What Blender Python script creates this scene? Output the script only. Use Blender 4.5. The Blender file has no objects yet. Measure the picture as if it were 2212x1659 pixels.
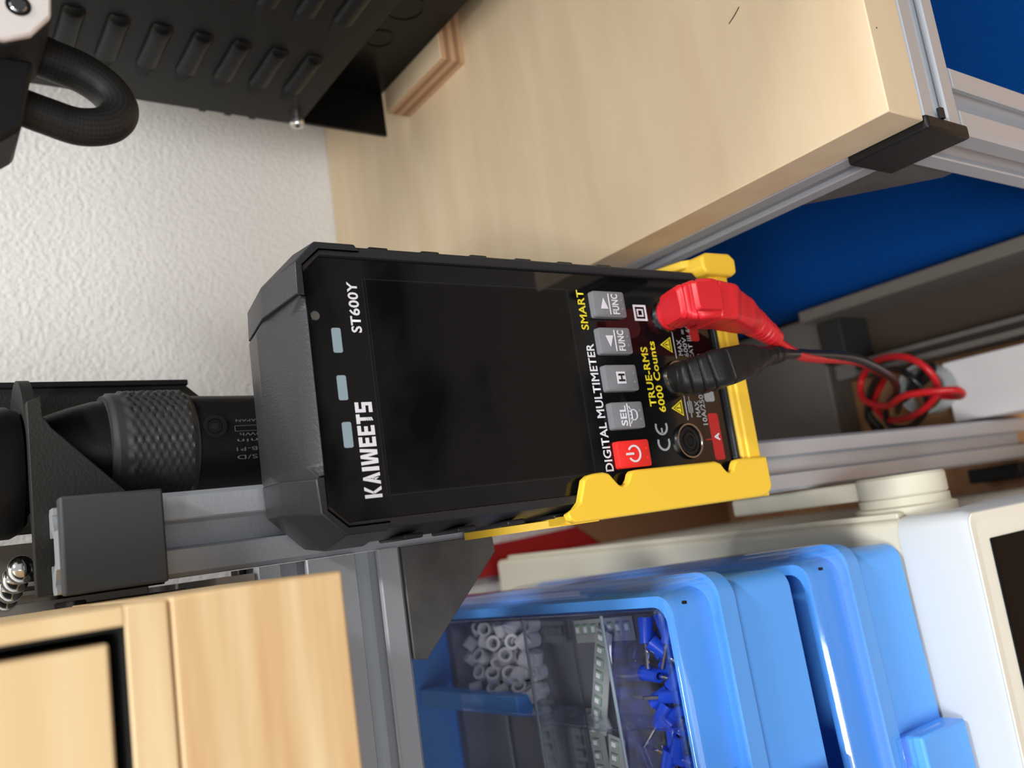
import bpy, bmesh, math, random
from mathutils import Vector, Matrix
random.seed(4)
S = bpy.context.scene
COL = S.collection
OFF = Vector((0, 0, 1.25))          # coordinates below are metres relative to the camera's spot, 1.25 m above the floor

# ------------------------------------------------------------ camera, world, lights, exposure
cam = bpy.data.cameras.new('camera'); co = bpy.data.objects.new('camera', cam); COL.objects.link(co)
R0 = Vector((-0.14142130613, -0.55972113135, -0.81652450624))
R1 = Vector((-0.97598736557, 0.21687203283, 0.02037605523))
R2 = Vector((0.16567642084, 0.79979921011, -0.57695107859))
co.matrix_world = Matrix((( R0.x, -R1.x, -R2.x, OFF.x), (R0.y, -R1.y, -R2.y, OFF.y), (R0.z, -R1.z, -R2.z, OFF.z), (0, 0, 0, 1)))
cam.sensor_width = 36; cam.lens = 1903.8 / 2212 * 36
cam.clip_start = 0.005
cam.dof.use_dof = True; cam.dof.focus_distance = 0.25; cam.dof.aperture_fstop = 14
S.camera = co
S.view_settings.view_transform = 'Standard'; S.view_settings.look = 'None'
S.view_settings.gamma = 1; S.view_settings.use_curve_mapping = False
S.view_settings.exposure = 0.02

w = bpy.data.worlds.new('room_light'); S.world = w; w.use_nodes = True
nt = w.node_tree; bg = nt.nodes['Background']
tc = nt.nodes.new('ShaderNodeTexCoord'); sx = nt.nodes.new('ShaderNodeSeparateXYZ'); cr = nt.nodes.new('ShaderNodeValToRGB')
nt.links.new(tc.outputs['Generated'], sx.inputs[0])
mr = nt.nodes.new('ShaderNodeMapRange'); mr.inputs[1].default_value = -1; mr.inputs[2].default_value = 1
nt.links.new(sx.outputs['Z'], mr.inputs[0]); nt.links.new(mr.outputs[0], cr.inputs[0]); nt.links.new(cr.outputs[0], bg.inputs[0])
e = cr.color_ramp.elements
e[0].position = 0.40; e[0].color = (0.05, 0.05, 0.05, 1); e[1].position = 0.62; e[1].color = (0.80, 0.80, 0.82, 1)
bg.inputs[1].default_value = 0.6

def area(name, loc, tgt, size, power, color, sy=None):
    l = bpy.data.lights.new(name, 'AREA'); l.energy = power; l.color = color; l.size = size
    if sy: l.shape = 'RECTANGLE'; l.size_y = sy
    o = bpy.data.objects.new(name, l); COL.objects.link(o); o.location = Vector(loc) + OFF
    o.rotation_euler = (Vector(tgt) - Vector(loc)).to_track_quat('-Z', 'Y').to_euler()
    return o
area('ceiling_panel_light', (0.62, -0.05, 1.1), (-0.05, 0.45, -0.1), 0.24, 14, (1.0, 0.98, 0.95), 0.10)
area('overhead_fill_light', (-0.30, -0.72, 1.05), (0.0, 0.25, -0.2), 0.35, 13, (1.0, 0.985, 0.96), 0.2)  # overhead fill added to brighten the inside of the parts cases
area('front_fill_light', (-0.55, -1.55, 0.55), (-0.05, 0.2, -0.2), 0.9, 12, (1.0, 0.985, 0.965))  # soft fill from the front, its source unseen

S.cycles.transparent_max_bounces = 24
# ------------------------------------------------------------ materials
def mat(name, col, rough=0.5, metal=0.0, bump=0, bscale=200, spec=None, trans=0, ior=None, coat=0, stretch=None, col2=None, nscale=30, alpha=None, nstretch=None, sharp=None):
    m = bpy.data.materials.new(name); m.use_nodes = True; t = m.node_tree; b = t.nodes['Principled BSDF']
    c = (*col, 1)
    b.inputs['Base Color'].default_value = c; b.inputs['Roughness'].default_value = rough; b.inputs['Metallic'].default_value = metal
    if spec is not None: b.inputs['Specular IOR Level'].default_value = spec
    if trans: b.inputs['Transmission Weight'].default_value = trans
    if ior: b.inputs['IOR'].default_value = ior
    if coat: b.inputs['Coat Weight'].default_value = coat
    if alpha is not None: b.inputs['Alpha'].default_value = alpha
    co_ = t.nodes.new('ShaderNodeTexCoord')
    def tex(sc, st, det=4):
        mp = t.nodes.new('ShaderNodeMapping'); t.links.new(co_.outputs['Object'], mp.inputs[0])
        mp.inputs['Scale'].default_value = st or (1, 1, 1)
        n = t.nodes.new('ShaderNodeTexNoise'); n.inputs['Scale'].default_value = sc; n.inputs['Detail'].default_value = det
        t.links.new(mp.outputs[0], n.inputs[0]); return n
    if col2 is not None:
        n = tex(nscale, nstretch or stretch); r = t.nodes.new('ShaderNodeValToRGB')
        r.color_ramp.elements[0].position = 0.5 - (sharp or 0.18); r.color_ramp.elements[1].position = 0.5 + (sharp or 0.18)
        r.color_ramp.elements[0].color = c; r.color_ramp.elements[1].color = (*col2, 1)
        t.links.new(n.outputs[0], r.inputs[0]); t.links.new(r.outputs[0], b.inputs['Base Color'])
    if bump:
        n = tex(bscale, stretch, 3); bp = t.nodes.new('ShaderNodeBump'); bp.inputs['Strength'].default_value = bump
        bp.inputs['Distance'].default_value = 0.0006; t.links.new(n.outputs[0], bp.inputs['Height']); t.links.new(bp.outputs[0], b.inputs['Normal'])
    return m
def srgb(r, g, b):
    f = lambda v: (v/255/12.92) if v/255 <= 0.04045 else ((v/255+0.055)/1.055)**2.4
    return (f(r), f(g), f(b))
M = {}
M['wall'] = mat('white_stucco', (0.80, 0.785, 0.765), 0.85, bump=0.7, bscale=480)
M['wall'].node_tree.nodes['Bump'].inputs['Distance'].default_value = 0.0012
M['floor'] = mat('blotched_floor', (0.02, 0.019, 0.017), 0.7, col2=(0.38, 0.33, 0.27), nscale=2.2, sharp=.06)  # unseen floor, blotches added to give the meter glass patchy reflections
M['desk'] = mat('desk_wood', srgb(196, 150, 104), 0.5, col2=srgb(172, 122, 80), nscale=14, nstretch=(1, 9, 1))
M['birch'] = mat('birch_ply', srgb(226, 206, 174), 0.55, col2=srgb(210, 186, 150), nscale=9, nstretch=(1.2, 7, 7), bump=0.12, bscale=160, stretch=(.15, 1, 1), sharp=0.3)
M['birch_edge'] = mat('birch_edge', srgb(222, 194, 170), 0.6, col2=srgb(204, 170, 138), nscale=12, nstretch=(1, 1, 14), sharp=.3)
M['pine'] = mat('pine_wood', srgb(240, 214, 168), 0.45, col2=srgb(212, 170, 120), nscale=11, nstretch=(.7, 5, 13), bump=0.08, bscale=120, stretch=(.1, 1, 1), sharp=0.16)
M['pine2'] = mat('pine_panel', srgb(240, 214, 166), 0.45, col2=srgb(224, 188, 138), nscale=9, nstretch=(.9, 5, 9), sharp=0.3)
M['alu'] = mat('anodised_aluminium', (0.54, 0.575, 0.625), 0.40, 0.5, bump=0.08, bscale=900, stretch=(1, 1, 1))
M['alu_dark'] = mat('cast_zinc', (0.10, 0.10, 0.10), 0.45, 0.45, bump=0.2, bscale=900, col2=(0.17, 0.17, 0.168), nscale=60)
M['blk'] = mat('black_plastic', (0.008, 0.008, 0.009), 0.45, spec=0.3, bump=0.12, bscale=1500)
M['blk_matte'] = mat('matte_black_print', (0.022, 0.022, 0.021), 0.6, spec=0.3, bump=0.25, bscale=1200)
M['grey_print'] = mat('dark_grey_print', (0.055, 0.060, 0.068), 0.6, spec=.35, bump=0.06, bscale=1200)
M['sheet'] = mat('black_painted_steel', (0.0060, 0.0060, 0.0055), 0.36, spec=0.22, bump=0.1, bscale=1500)
M['sheet_dark'] = mat('black_gloss_steel', (0.004, 0.004, 0.004), 0.3, spec=0.2)
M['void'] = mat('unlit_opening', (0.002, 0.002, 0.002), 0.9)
M['meter'] = mat('meter_shell', (0.022, 0.023, 0.026), 0.40, spec=0.4, bump=0.2, bscale=1600)
M['glass'] = mat('meter_window', (0.0035, 0.004, 0.005), 0.04, spec=0.5)
M['lcd'] = mat('dark_screen', (0.003, 0.003, 0.0035), 0.03, spec=0.35)
M['dull_black'] = mat('unlit_display', (0.003, 0.003, 0.003), 0.5, spec=0.08)
M['bezel_line'] = mat('screen_outline', (0.016, 0.016, 0.018), 0.1)
M['white_ink'] = mat('white_ink', (0.72, 0.72, 0.78), 0.5)
M['grey_ink'] = mat('grey_ink', (0.32, 0.34, 0.36), 0.5)
M['yellow_ink'] = mat('yellow_ink', srgb(226, 208, 40), 0.5)
M['red_ink'] = mat('red_ink', srgb(176, 34, 36), 0.5)
M['black_ink'] = mat('black_ink', (0.01, 0.01, 0.01), 0.5)
M['dim_ink'] = mat('dim_print', (0.14, 0.14, 0.13), 0.5)
M['key'] = mat('grey_rubber_key', srgb(116, 118, 122), 0.55)
M['redkey'] = mat('red_rubber_key', srgb(226, 40, 36), 0.5)
M['led'] = mat('led_window', srgb(140, 158, 168), 0.25)
M['yellow'] = mat('yellow_plastic', srgb(248, 205, 62), 0.42, bump=0.05, bscale=1800)
M['redp'] = mat('red_rubber', srgb(214, 34, 44), 0.42)
M['redc'] = mat('red_cable', srgb(200, 24, 32), 0.35)
M['blkc'] = mat('black_cable', (0.010, 0.010, 0.011), 0.3)
M['chrome'] = mat('chrome', (0.75, 0.75, 0.73), 0.12, 1.0)
M['steel'] = mat('steel_ring', (0.4, 0.4, 0.4), 0.2, 1.0)
M['bluep'] = mat('sky_blue_plastic', srgb(88, 166, 250), 0.32)
def clear(name, tint, gl, base=0.0):
    m = bpy.data.materials.new(name); m.use_nodes = True; t = m.node_tree; t.nodes.clear()
    o = t.nodes.new('ShaderNodeOutputMaterial'); mx = t.nodes.new('ShaderNodeMixShader'); tr = t.nodes.new('ShaderNodeBsdfTransparent'); gs = t.nodes.new('ShaderNodeBsdfGlossy')
    fr = t.nodes.new('ShaderNodeLayerWeight'); fr.inputs['Blend'].default_value = 0.5; pw = t.nodes.new('ShaderNodeMath'); pw.operation = 'POWER'; pw.inputs[1].default_value = gl
    ad = t.nodes.new('ShaderNodeMath'); ad.operation = 'MULTIPLY_ADD'; ad.inputs[1].default_value = 0.75; ad.inputs[2].default_value = base; ad.use_clamp = True
    tr.inputs[0].default_value = (*tint, 1); gs.inputs['Roughness'].default_value = 0.07; gs.inputs['Color'].default_value = (0.9, 0.92, 1, 1)
    t.links.new(fr.outputs['Facing'], pw.inputs[0]); t.links.new(pw.outputs[0], ad.inputs[0]); t.links.new(ad.outputs[0], mx.inputs[0]); t.links.new(tr.outputs[0], mx.inputs[1]); t.links.new(gs.outputs[0], mx.inputs[2]); t.links.new(mx.outputs[0], o.inputs[0])
    return m
M['clear'] = clear('clear_plastic', (0.97, 0.97, 0.985), 3.5, 0.03)
M['clearblue'] = clear('clear_divider', (0.93, 0.94, 0.97), 2.5, 0.10)
M['cream'] = mat('cream_enamel', srgb(212, 208, 190), 0.45)
M['creamgrey'] = mat('cool_grey_enamel', srgb(198, 204, 208), 0.5)
M['ivory'] = mat('ivory_bezel', srgb(246, 244, 230), 0.5)
M['nylon'] = mat('white_nylon', (0.78, 0.80, 0.86), 0.4)
M['deepblue'] = mat('deep_blue_vinyl', srgb(20, 70, 200), 0.3)
M['tape'] = mat('translucent_tape', (0.55, 0.6, 0.6), 0.35, trans=0.4)
M['greenpad'] = mat('pale_green_chip', (0.25, 0.36, 0.28), 0.4)
M['fabric'] = mat('blue_woven_fabric', srgb(0, 66, 140), 0.95, bump=0.9, bscale=1300, spec=0.1, col2=srgb(0, 56, 122), nscale=900)
M['brownbox'] = mat('dark_brown_tray', (0.055, 0.038, 0.026), 0.6)
M['greybrown'] = mat('grey_brown_steel', (0.16, 0.145, 0.13), 0.5, 0.1)
M['whitecard'] = mat('white_card', (0.72, 0.70, 0.72), 0.6)
M['beige'] = mat('beige_card', (0.42, 0.385, 0.34), 0.7)
M['redcard'] = mat('red_card', srgb(170, 18, 20), 0.6)
M['card'] = mat('brown_cardboard', srgb(150, 106, 74), 0.7)
M['silver'] = mat('brushed_silver', (0.86, 0.80, 0.77), 0.45, 0.25)

def braid(name, c1, c2, s):
    m = mat(name, c1, 0.55); t = m.node_tree; b = t.nodes['Principled BSDF']
    uv = t.nodes.new('ShaderNodeTexCoord'); mp = t.nodes.new('ShaderNodeMapping'); mp.inputs['Scale'].default_value = s; mp.inputs['Rotation'].default_value = (0, 0, math.pi/4)
    ck = t.nodes.new('ShaderNodeTexChecker'); ck.inputs['Scale'].default_value = 1
    ck.inputs['Color1'].default_value = (*c1, 1); ck.inputs['Color2'].default_value = (*c2, 1)
    t.links.new(uv.outputs['UV'], mp.inputs[0]); t.links.new(mp.outputs[0], ck.inputs[0]); t.links.new(ck.outputs[0], b.inputs['Base Color'])
    bp = t.nodes.new('ShaderNodeBump'); bp.inputs['Strength'].default_value = 0.5; bp.inputs['Distance'].default_value = 0.0004
    t.links.new(ck.outputs['Fac'], bp.inputs['Height']); t.links.new(bp.outputs[0], b.inputs['Normal'])
    return m
M['braid'] = braid('braided_sleeve', (0.008, 0.008, 0.008), (0.017, 0.017, 0.016), (1, 1, 1))

def ply(name):
    m = mat(name, (0.5, 0.35, 0.2), 0.6); t = m.node_tree; b = t.nodes['Principled BSDF']
    c = t.nodes.new('ShaderNodeTexCoord'); s = t.nodes.new('ShaderNodeSeparateXYZ'); t.links.new(c.outputs['Object'], s.inputs[0])
    q = t.nodes.new('ShaderNodeMath'); q.operation = 'MULTIPLY'; q.inputs[1].default_value = 1/0.0052; t.links.new(s.outputs['Z'], q.inputs[0])
    fr = t.nodes.new('ShaderNodeMath'); fr.operation = 'FRACT'; t.links.new(q.outputs[0], fr.inputs[0])
    r = t.nodes.new('ShaderNodeValToRGB'); r.color_ramp.interpolation = 'LINEAR'
    r.color_ramp.elements[0].position = .42; r.color_ramp.elements[1].position = .58
    r.color_ramp.elements[0].color = (*srgb(190, 152, 116), 1); r.color_ramp.elements[1].color = (*srgb(148, 112, 84), 1)
    t.links.new(fr.outputs[0], r.inputs[0]); t.links.new(r.outputs[0], b.inputs['Base Color']); return m
M['ply'] = ply('plywood_layers')

# ------------------------------------------------------------ helpers
class MB:
    def __init__(self): self.b = bmesh.new()
    def box(self, x0, x1, y0, y1, z0, z1):
        v = [self.b.verts.new((x, y, z)) for z in (z0, z1) for x, y in ((x0, y0), (x1, y0), (x1, y1), (x0, y1))]
        for f in ((3, 2, 1, 0), (4, 5, 6, 7), (0, 1, 5, 4), (1, 2, 6, 5), (2, 3, 7, 6), (3, 0, 4, 7)):
            self.b.faces.new([v[i] for i in f])
        return self
    def prism(self, pts, a0, a1, axis='Y'):
        # pts: 2-D outline; extruded from a0 to a1 along axis.  Y: pts are (x,z); X: (y,z); Z: (x,y)
        mk = {'Y': lambda p, a: (p[0], a, p[1]), 'X': lambda p, a: (a, p[0], p[1]), 'Z': lambda p, a: (p[0], p[1], a)}[axis]
        A = [self.b.verts.new(mk(p, a0)) for p in pts]; B = [self.b.verts.new(mk(p, a1)) for p in pts]
        n = len(pts)
        self.b.faces.new(A); self.b.faces.new(B[::-1])
        for i in range(n): self.b.faces.new((A[i], B[i], B[(i+1) % n], A[(i+1) % n]))
        return self
    def loft(self, rings, cap=True, close=False):
        R = [[self.b.verts.new(p) for p in r] for r in rings]; n = len(R[0])
        for k in range(len(R) - (0 if close else 1)):
            a, c = R[k], R[(k+1) % len(R)]
            for i in range(n): self.b.faces.new((a[i], a[(i+1) % n], c[(i+1) % n], c[i]))
        if cap and not close: self.b.faces.new(R[0][::-1]); self.b.faces.new(R[-1])
        return self
    def cyl(self, c, r, h, axis='Z', n=32, r2=None):
        return self.lathe(c, [(r, 0), (r if r2 is None else r2, h)], axis, n)
    def lathe(self, c, prof, axis='Z', n=32, cap=True):
        rings = []
        for r, h in prof:
            ring = []
            for i in range(n):
                a = 2*math.pi*i/n; p, q = r*math.cos(a), r*math.sin(a)
                ring.append({'Z': (c[0]+p, c[1]+q, c[2]+h), 'Y': (c[0]+p, c[1]+h, c[2]-q), 'X': (c[0]+h, c[1]+p, c[2]+q)}[axis])
            rings.append(ring)
        return self.loft(rings, cap)
    def ringsolid(self, c, ri, ro, h, axis='Y', n=32):
        return self.lathe2(c, [(ri, 0), (ro, 0), (ro, h), (ri, h)], axis, n)
    def lathe2(self, c, prof, axis, n=32):
        rings = []
        for r, h in prof:
            ring = []
            for i in range(n):
                a = 2*math.pi*i/n; p, q = r*math.cos(a), r*math.sin(a)
                ring.append({'Z': (c[0]+p, c[1]+q, c[2]+h), 'Y': (c[0]+p, c[1]+h, c[2]-q), 'X': (c[0]+h, c[1]+p, c[2]+q)}[axis])
            rings.append(ring)
        return self.loft(rings, close=True)
    def sphere(self, c, r, sz=1):
        bmesh.ops.create_uvsphere(self.b, u_segments=20, v_segments=12, radius=r, matrix=Matrix.Translation(c) @ Matrix.Diagonal((1, 1, sz, 1)))
        return self
    def tube(self, pts, r, n=12, sub=8):
        P = spline(pts, sub); rad = r if callable(r) else (lambda t: r)
        up = Vector((0, 0, 1)); rings = []; prev = None
        for k, p in enumerate(P):
            d = (P[min(k+1, len(P)-1)] - P[max(k-1, 0)]).normalized()
            if prev is None: a = d.cross(up if abs(d.z) < .9 else Vector((1, 0, 0))).normalized()
            else: a = (prev - d*prev.dot(d)).normalized()
            prev = a; c = d.cross(a); rr = rad(k/(len(P)-1))
            rings.append([p + (a*math.cos(2*math.pi*i/n) + c*math.sin(2*math.pi*i/n))*rr for i in range(n)])
        return self.loft(rings)
    def xf(self, m): bmesh.ops.transform(self.b, matrix=m, verts=self.b.verts); return self

def spline(pts, sub=8):
    P = [Vector(p) for p in pts]
    if len(P) < 3: return P
    out = []
    for i in range(len(P)-1):
        p0, p1, p2, p3 = P[max(i-1, 0)], P[i], P[i+1], P[min(i+2, len(P)-1)]
        for j in range(sub):
            t = j/sub
            out.append(0.5*((2*p1) + (p2-p0)*t + (2*p0-5*p1+4*p2-p3)*t*t + (3*p1-p0-3*p2+p3)*t**3))
    out.append(P[-1]); return out

def tag(o, label=None, cat=None, group=None, kind=None):
    for k, v in (('label', label), ('category', cat), ('group', group), ('kind', kind)):
        if v: o[k] = v
    return o
def root_of(o):
    while o.parent: o = o.parent
    return o
def build(name, mb, m, parent=None, bevel=0, seg=2, smooth=True, base=None, angle=35, solid=None, sub=0):
    b = mb.b
    bmesh.ops.recalc_face_normals(b, faces=b.faces)
    if parent is not None: o0 = Vector(root_of(parent)['_base'])
    else:
        o0 = Vector(base) if base else Vector((sum((v.co.x for v in b.verts))/len(b.verts), sum((v.co.y for v in b.verts))/len(b.verts), min(v.co.z for v in b.verts)))
    bmesh.ops.translate(b, verts=b.verts, vec=-o0)
    me = bpy.data.meshes.new(name); b.to_mesh(me); b.free()
    if isinstance(m, str): m = M[m]
    me.materials.append(m)
    o = bpy.data.objects.new(name, me); COL.objects.link(o)
    if parent is None: o.location = o0 + OFF; o['_base'] = tuple(o0)
    else: o.parent = parent
    if smooth:
        for p in me.polygons: p.use_smooth = True
        me.set_sharp_from_angle(angle=math.radians(angle))
    if bevel:
        md = o.modifiers.new('bevel', 'BEVEL'); md.width = bevel; md.segments = seg; md.limit_method = 'ANGLE'; md.angle_limit = math.radians(30)
        md.harden_normals = False
    if sub:
        md = o.modifiers.new('sub', 'SUBSURF'); md.levels = sub; md.render_levels = sub
    return o
def thing(name, base, label, cat, group=None, kind=None):
    o = bpy.data.objects.new(name, None); COL.objects.link(o); o.location = Vector(base) + OFF; o['_base'] = tuple(base)
    o.empty_display_size = 0.01
    return tag(o, label, cat, group, kind)
def box(x0, x1, y0, y1, z0, z1): return MB().box(x0, x1, y0, y1, z0, z1)

def text_part(s, x0, x1, zt, zb, Yv, m, parent, name='lettering', weight=0.0, rot=0, fitw=True):
    cu = bpy.data.curves.new(name, 'FONT'); cu.body = s; cu.offset = weight; cu.resolution_u = 3; cu.space_character = 1.05
    t = bpy.data.objects.new('t', cu); COL.objects.link(t)
    me = bpy.data.meshes.new_from_object(t.evaluated_get(bpy.context.evaluated_depsgraph_get()))
    bpy.data.objects.remove(t); bpy.data.curves.remove(cu)
    xs = [v.co.x for v in me.vertices]; ys = [v.co.y for v in me.vertices]
    a, b_, c, d = min(xs), max(xs), min(ys), max(ys)
    o0 = Vector(root_of(parent)['_base'])
    for v in me.vertices:
        u = (v.co.x-a)/(b_-a); q = (v.co.y-c)/(d-c)
        if rot == 90: X, Z = x1 + (x0-x1)*q, zb + (zt-zb)*u        # reads upwards
        else: X, Z = x0 + (x1-x0)*u, zb + (zt-zb)*q
        v.co = Vector((X, Yv, Z)) - o0
    me.materials.append(M[m]); me.name = name
    o = bpy.data.objects.new(name, me); COL.objects.link(o); o.parent = parent
    return o
def flat(polys, Yv, t=0.00006):
    mb = MB()
    for k, p in enumerate(polys): mb.prism(p, Yv - t, Yv + 0.0003, 'Y')
    return mb
def rrect(x0, x1, z0, z1, r, n=5):
    out = []
    for cx, cz, a0 in ((x1-r, z1-r, 0), (x0+r, z1-r, 90), (x0+r, z0+r, 180), (x1-r, z0+r, 270)):
        for i in range(n+1):
            a = math.radians(a0 + 90*i/n); out.append((cx+r*math.cos(a), cz+r*math.sin(a)))
    return out
def rect(x0, x1, z0, z1): return [(x0, z0), (x1, z0), (x1, z1), (x0, z1)]
def arc(cx, cz, r, t, a0, a1, n=24):
    A = [math.radians(a0+(a1-a0)*i/n) for i in range(n+1)]
    return [(cx+(r+t/2)*math.cos(a), cz+(r+t/2)*math.sin(a)) for a in A] + [(cx+(r-t/2)*math.cos(a), cz+(r-t/2)*math.sin(a)) for a in reversed(A)]
def stroke(x0, z0, x1, z1, t):
    d = Vector((x1-x0, z1-z0)); n = Vector((-d.y, d.x)).normalized()*t/2
    return [(x0+n.x, z0+n.y), (x1+n.x, z1+n.y), (x1-n.x, z1-n.y), (x0-n.x, z0-n.y)]

def slot_outline(nx, ny, p=0.022):
    o, nk, cv, dp, ft = 0.0036, 0.0018, 0.0056, 0.0062, 0.0030
    W, H = nx*p, ny*p; pts = []
    corners = [((-W/2, -H/2), (1, 0), (0, 1), nx), ((W/2, -H/2), (0, 1), (-1, 0), ny), ((W/2, H/2), (-1, 0), (0, -1), nx), ((-W/2, H/2), (0, -1), (1, 0), ny)]
    for (cx, cy), d, n, k in corners:
        f = lambda s, q: (cx+d[0]*s+n[0]*q, cy+d[1]*s+n[1]*q)
        pts.append(f(0.0012, 0))
        for j in range(k):
            c = p*(j+.5)
            pts += [f(c-o-.0004, 0), f(c-o, .0004), f(c-o, nk), f(c-cv, nk), f(c-cv, nk+.0008), f(c-ft, dp), f(c+ft, dp), f(c+cv, nk+.0008), f(c+cv, nk), f(c+o, nk), f(c+o, .0004), f(c+o+.0004, 0)]
        L = p*k; pts += [f(L-.0012, 0)]
    return pts
def profile(name, axis, ca, cb, a0, a1, nx=1, ny=1, label=None, cat=None, parent=None, **k):
    pts = [(ca+x, cb+y) for x, y in slot_outline(nx, ny)]
    o = build(name, MB().prism(pts, a0, a1, axis), 'alu', parent, smooth=True, angle=20)
    return tag(o, label, cat, **k) if label else o

# ------------------------------------------------------------ the room
tag(build('wall_back', box(-2.4, 2.4, .472, .57, -1.25, 1.35), 'wall', smooth=False), kind='structure')
tag(build('floor', box(-2.4, 2.4, -2.6, .57, -1.35, -1.25), 'floor', smooth=False), kind='structure')

dk = thing('workbench', (0, .1, -1.25), 'wood-grain lower workbench that carries the instrument and rack post', 'workbench')
build('tabletop', box(-1.0, 1.0, -.10, .4715, -.55, -.52), 'desk', dk, bevel=.001)
for x in (-.95, .90):
    for y in (-.06, .42): build('leg', box(x, x+.05, y, y+.05, -1.25, -.55), 'alu', dk)

# ------------------------------------------------------------ aluminium frame carrying the meter
profile('aluminium_post', 'Z', .01205, .2495, -.5198, -.0335, label='upright slotted silver aluminium post behind the multimeter', cat='post')
fb = profile('aluminium_beam', 'X', .2495, -.101, -.62, .0008, 1, 2, label='horizontal double-slot aluminium beam left of the post, under the pine case', cat='beam')
cp = thing('post_cap', (.012, .235, -.056), 'square dark grey printed cover plate on the front of the post top', 'cap')
build('cover', box(.0005, .0236, .2318, .2372, -.0555, -.0322), 'grey_print', cp, bevel=.0006)
build('key', box(.0095, .0145, .2372, .2384, -.054, -.0345), 'grey_print', cp)
g = thing('corner_bracket', (.0, .248, -.156), 'scratched grey cast corner bracket under the beam beside the post', 'bracket')
build('gusset', MB().prism([(.0009, -.1232), (.0009, -.1558), (-.0047, -.1562), (-.0326, -.1274), (-.0317, -.1232)], .2385, .2425, 'Y'), 'alu_dark', g, bevel=.0003)
build('flange', MB().prism([(.0009, -.1232), (.0009, -.1545), (-.0022, -.1548), (-.0022, -.1260), (-.0315, -.1260), (-.0315, -.1232)], .2425, .2575, 'Y'), 'alu_dark', g, bevel=.0003)

# shelf and small things behind the pine case
tag(build('shelf_board', box(-.62, -.0005, .2385, .4715, -.0788, -.0688), 'beige'), 'thin beige shelf board lying on the aluminium beam', 'shelf')
tag(build('card_box', box(-.06, .0185, .315, .37, -.0688, .03), 'beige', bevel=.0006), 'beige card box at the top left behind the black tool holder', 'box')
tr = thing('parts_tray', (-.02, .29, -.0688), 'low black tray in the dark gap between pine case and post cover', 'tray')
build('body', box(-.05, -.002, .266, .30, -.0688, -.040), 'blk', tr, bevel=.0008)
build('rim', box(-.051, -.001, .265, .301, -.042, -.0388), 'blk_matte', tr, bevel=.0005)
for k in range(5):
    q = box(-.006-.009*k, -.003-.009*k, .262, .2655, -.062, -.044); build('rib', q, 'greybrown', tr)

# pine case
pc = thing('pine_case', (-.2, .2, -.0687), 'blurred pale pine case with an inset drawer, in front of the beam', 'case')
build('bottom_board', box(-.60, -.0022, .158, .262, -.0687, -.0377), 'pine', pc, bevel=.0005)
build('frame_rail', box(-.60, -.0024, .158, .262, -.0373, -.0304), 'pine', pc, bevel=.0004)
build('frame_stile', box(-.0057, -.0024, .158, .262, -.0304, .20), 'pine2', pc, bevel=.0003)
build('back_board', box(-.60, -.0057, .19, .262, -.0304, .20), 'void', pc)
build('top_board', box(-.60, -.0024, .158, .262, .20, .215), 'pine', pc)
build('dark_gap_strip', box(-.58, -.0060, .1583, .1895, -.0304, -.0298), 'void', pc)  # near-black strips added to keep the gap round the drawer dark
build('dark_gap_strip', box(-.0063, -.0057, .1583, .1895, -.0298, .19), 'void', pc)
dr = build('drawer_front', box(-.58, -.0079, .1585, .19, -.0280, .19), 'pine2', pc, bevel=.0006)

# ------------------------------------------------------------ tool holder with electric screwdriver
th = thing('tool_holder', (.045, .28, -.092), 'matte black printed tool holder with triangular brace, clipped behind the post', 'holder')
build('front_brace', MB().prism([(.0014, -.0298), (.0525, -.0296), (.0540, -.0332), (.0485, -.0334), (.0453, -.0353), (.0268, -.0528), (.0014, -.0540)], .2608, .2648, 'Y'), 'blk_matte', th, bevel=.0003)
build('back_panel', MB().prism([(.021, .03), (.0682, .03), (.0675, -.0836), (.0602, -.0917), (.021, -.0917)], .310, .313, 'Y'), 'blk_matte', th, bevel=.0003)
build('side_edge', MB().prism([(.3085, .03), (.314, .03), (.314, -.085), (.3085, -.085)], .0665, .0685, 'X'), 'blk', th, bevel=.0004)
build('shelf_ring', MB().lathe2((.0425, .289, -.0330), [(.0125, 0), (.0215, 0), (.0215, .003), (.0125, .003)], 'Z', 40), 'blk_matte', th)
build('side_wall', box(.0212, .0235, .2648, .310, -.0533, -.0300), 'blk_matte', th)
sd = thing('electric_screwdriver', (.0425, .289, -.145), 'black electric screwdriver with a knurled rubber grip hanging in the tool holder', 'screwdriver')
build('body', MB().lathe((.0425, .289, -.145), [(.0120, 0), (.0150, .004), (.0155, .055), (.0158, .068)], 'Z', 48), 'blk', sd)
build('nose', MB().lathe((.0425, .289, -.0530), [(.0150, 0), (.0148, .003), (.0130, .010), (.0110, .016), (.0095, .024)], 'Z', 48), 'blk', sd)
gp = MB(); rings = []
N, K = 120, 34
for j in range(K+1):
    z = -.0775 + .0250*j/K; t = j/K; ring = []
    for i in range(N):
        a = 2*math.pi*i/N
        base = .0172 if .05 < t < .95 else .0164
        if .07 < t < .80:
            u = (a*.0175/.0050 + (z*2.2)/.0052); v = (a*.0175/.0050 - (z*2.2)/.0052)
            k_ = abs(u % 1 - .5) + abs(v % 1 - .5)
            base += .0007*min(1, max(0, (k_-.30)*3)) if k_ < .75 else .0007
        ring.append((.0425+base*math.cos(a), .289+base*math.sin(a), z))
    rings.append(ring)
gp.loft(rings)
build('knurled_grip', gp, mat('grip_rubber', (0.042, 0.042, 0.044), 0.5), sd, angle=60)
sc = MB(); sc.ringsolid((.0455, .2725, -.0822), .0024, .0036, .0014, 'Y')
s1 = build('screw_boss', sc, 'blk', sd)
b1 = build('screw', MB().lathe((.0455, .2728, -.0822), [(.0022, 0), (.0022, .0015)], 'Y', 24), 'chrome', s1); 
build('socket', MB().cyl((.0455, .27265, -.0822), .0010, .0004, 'Y', 6), 'void', s1)
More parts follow.
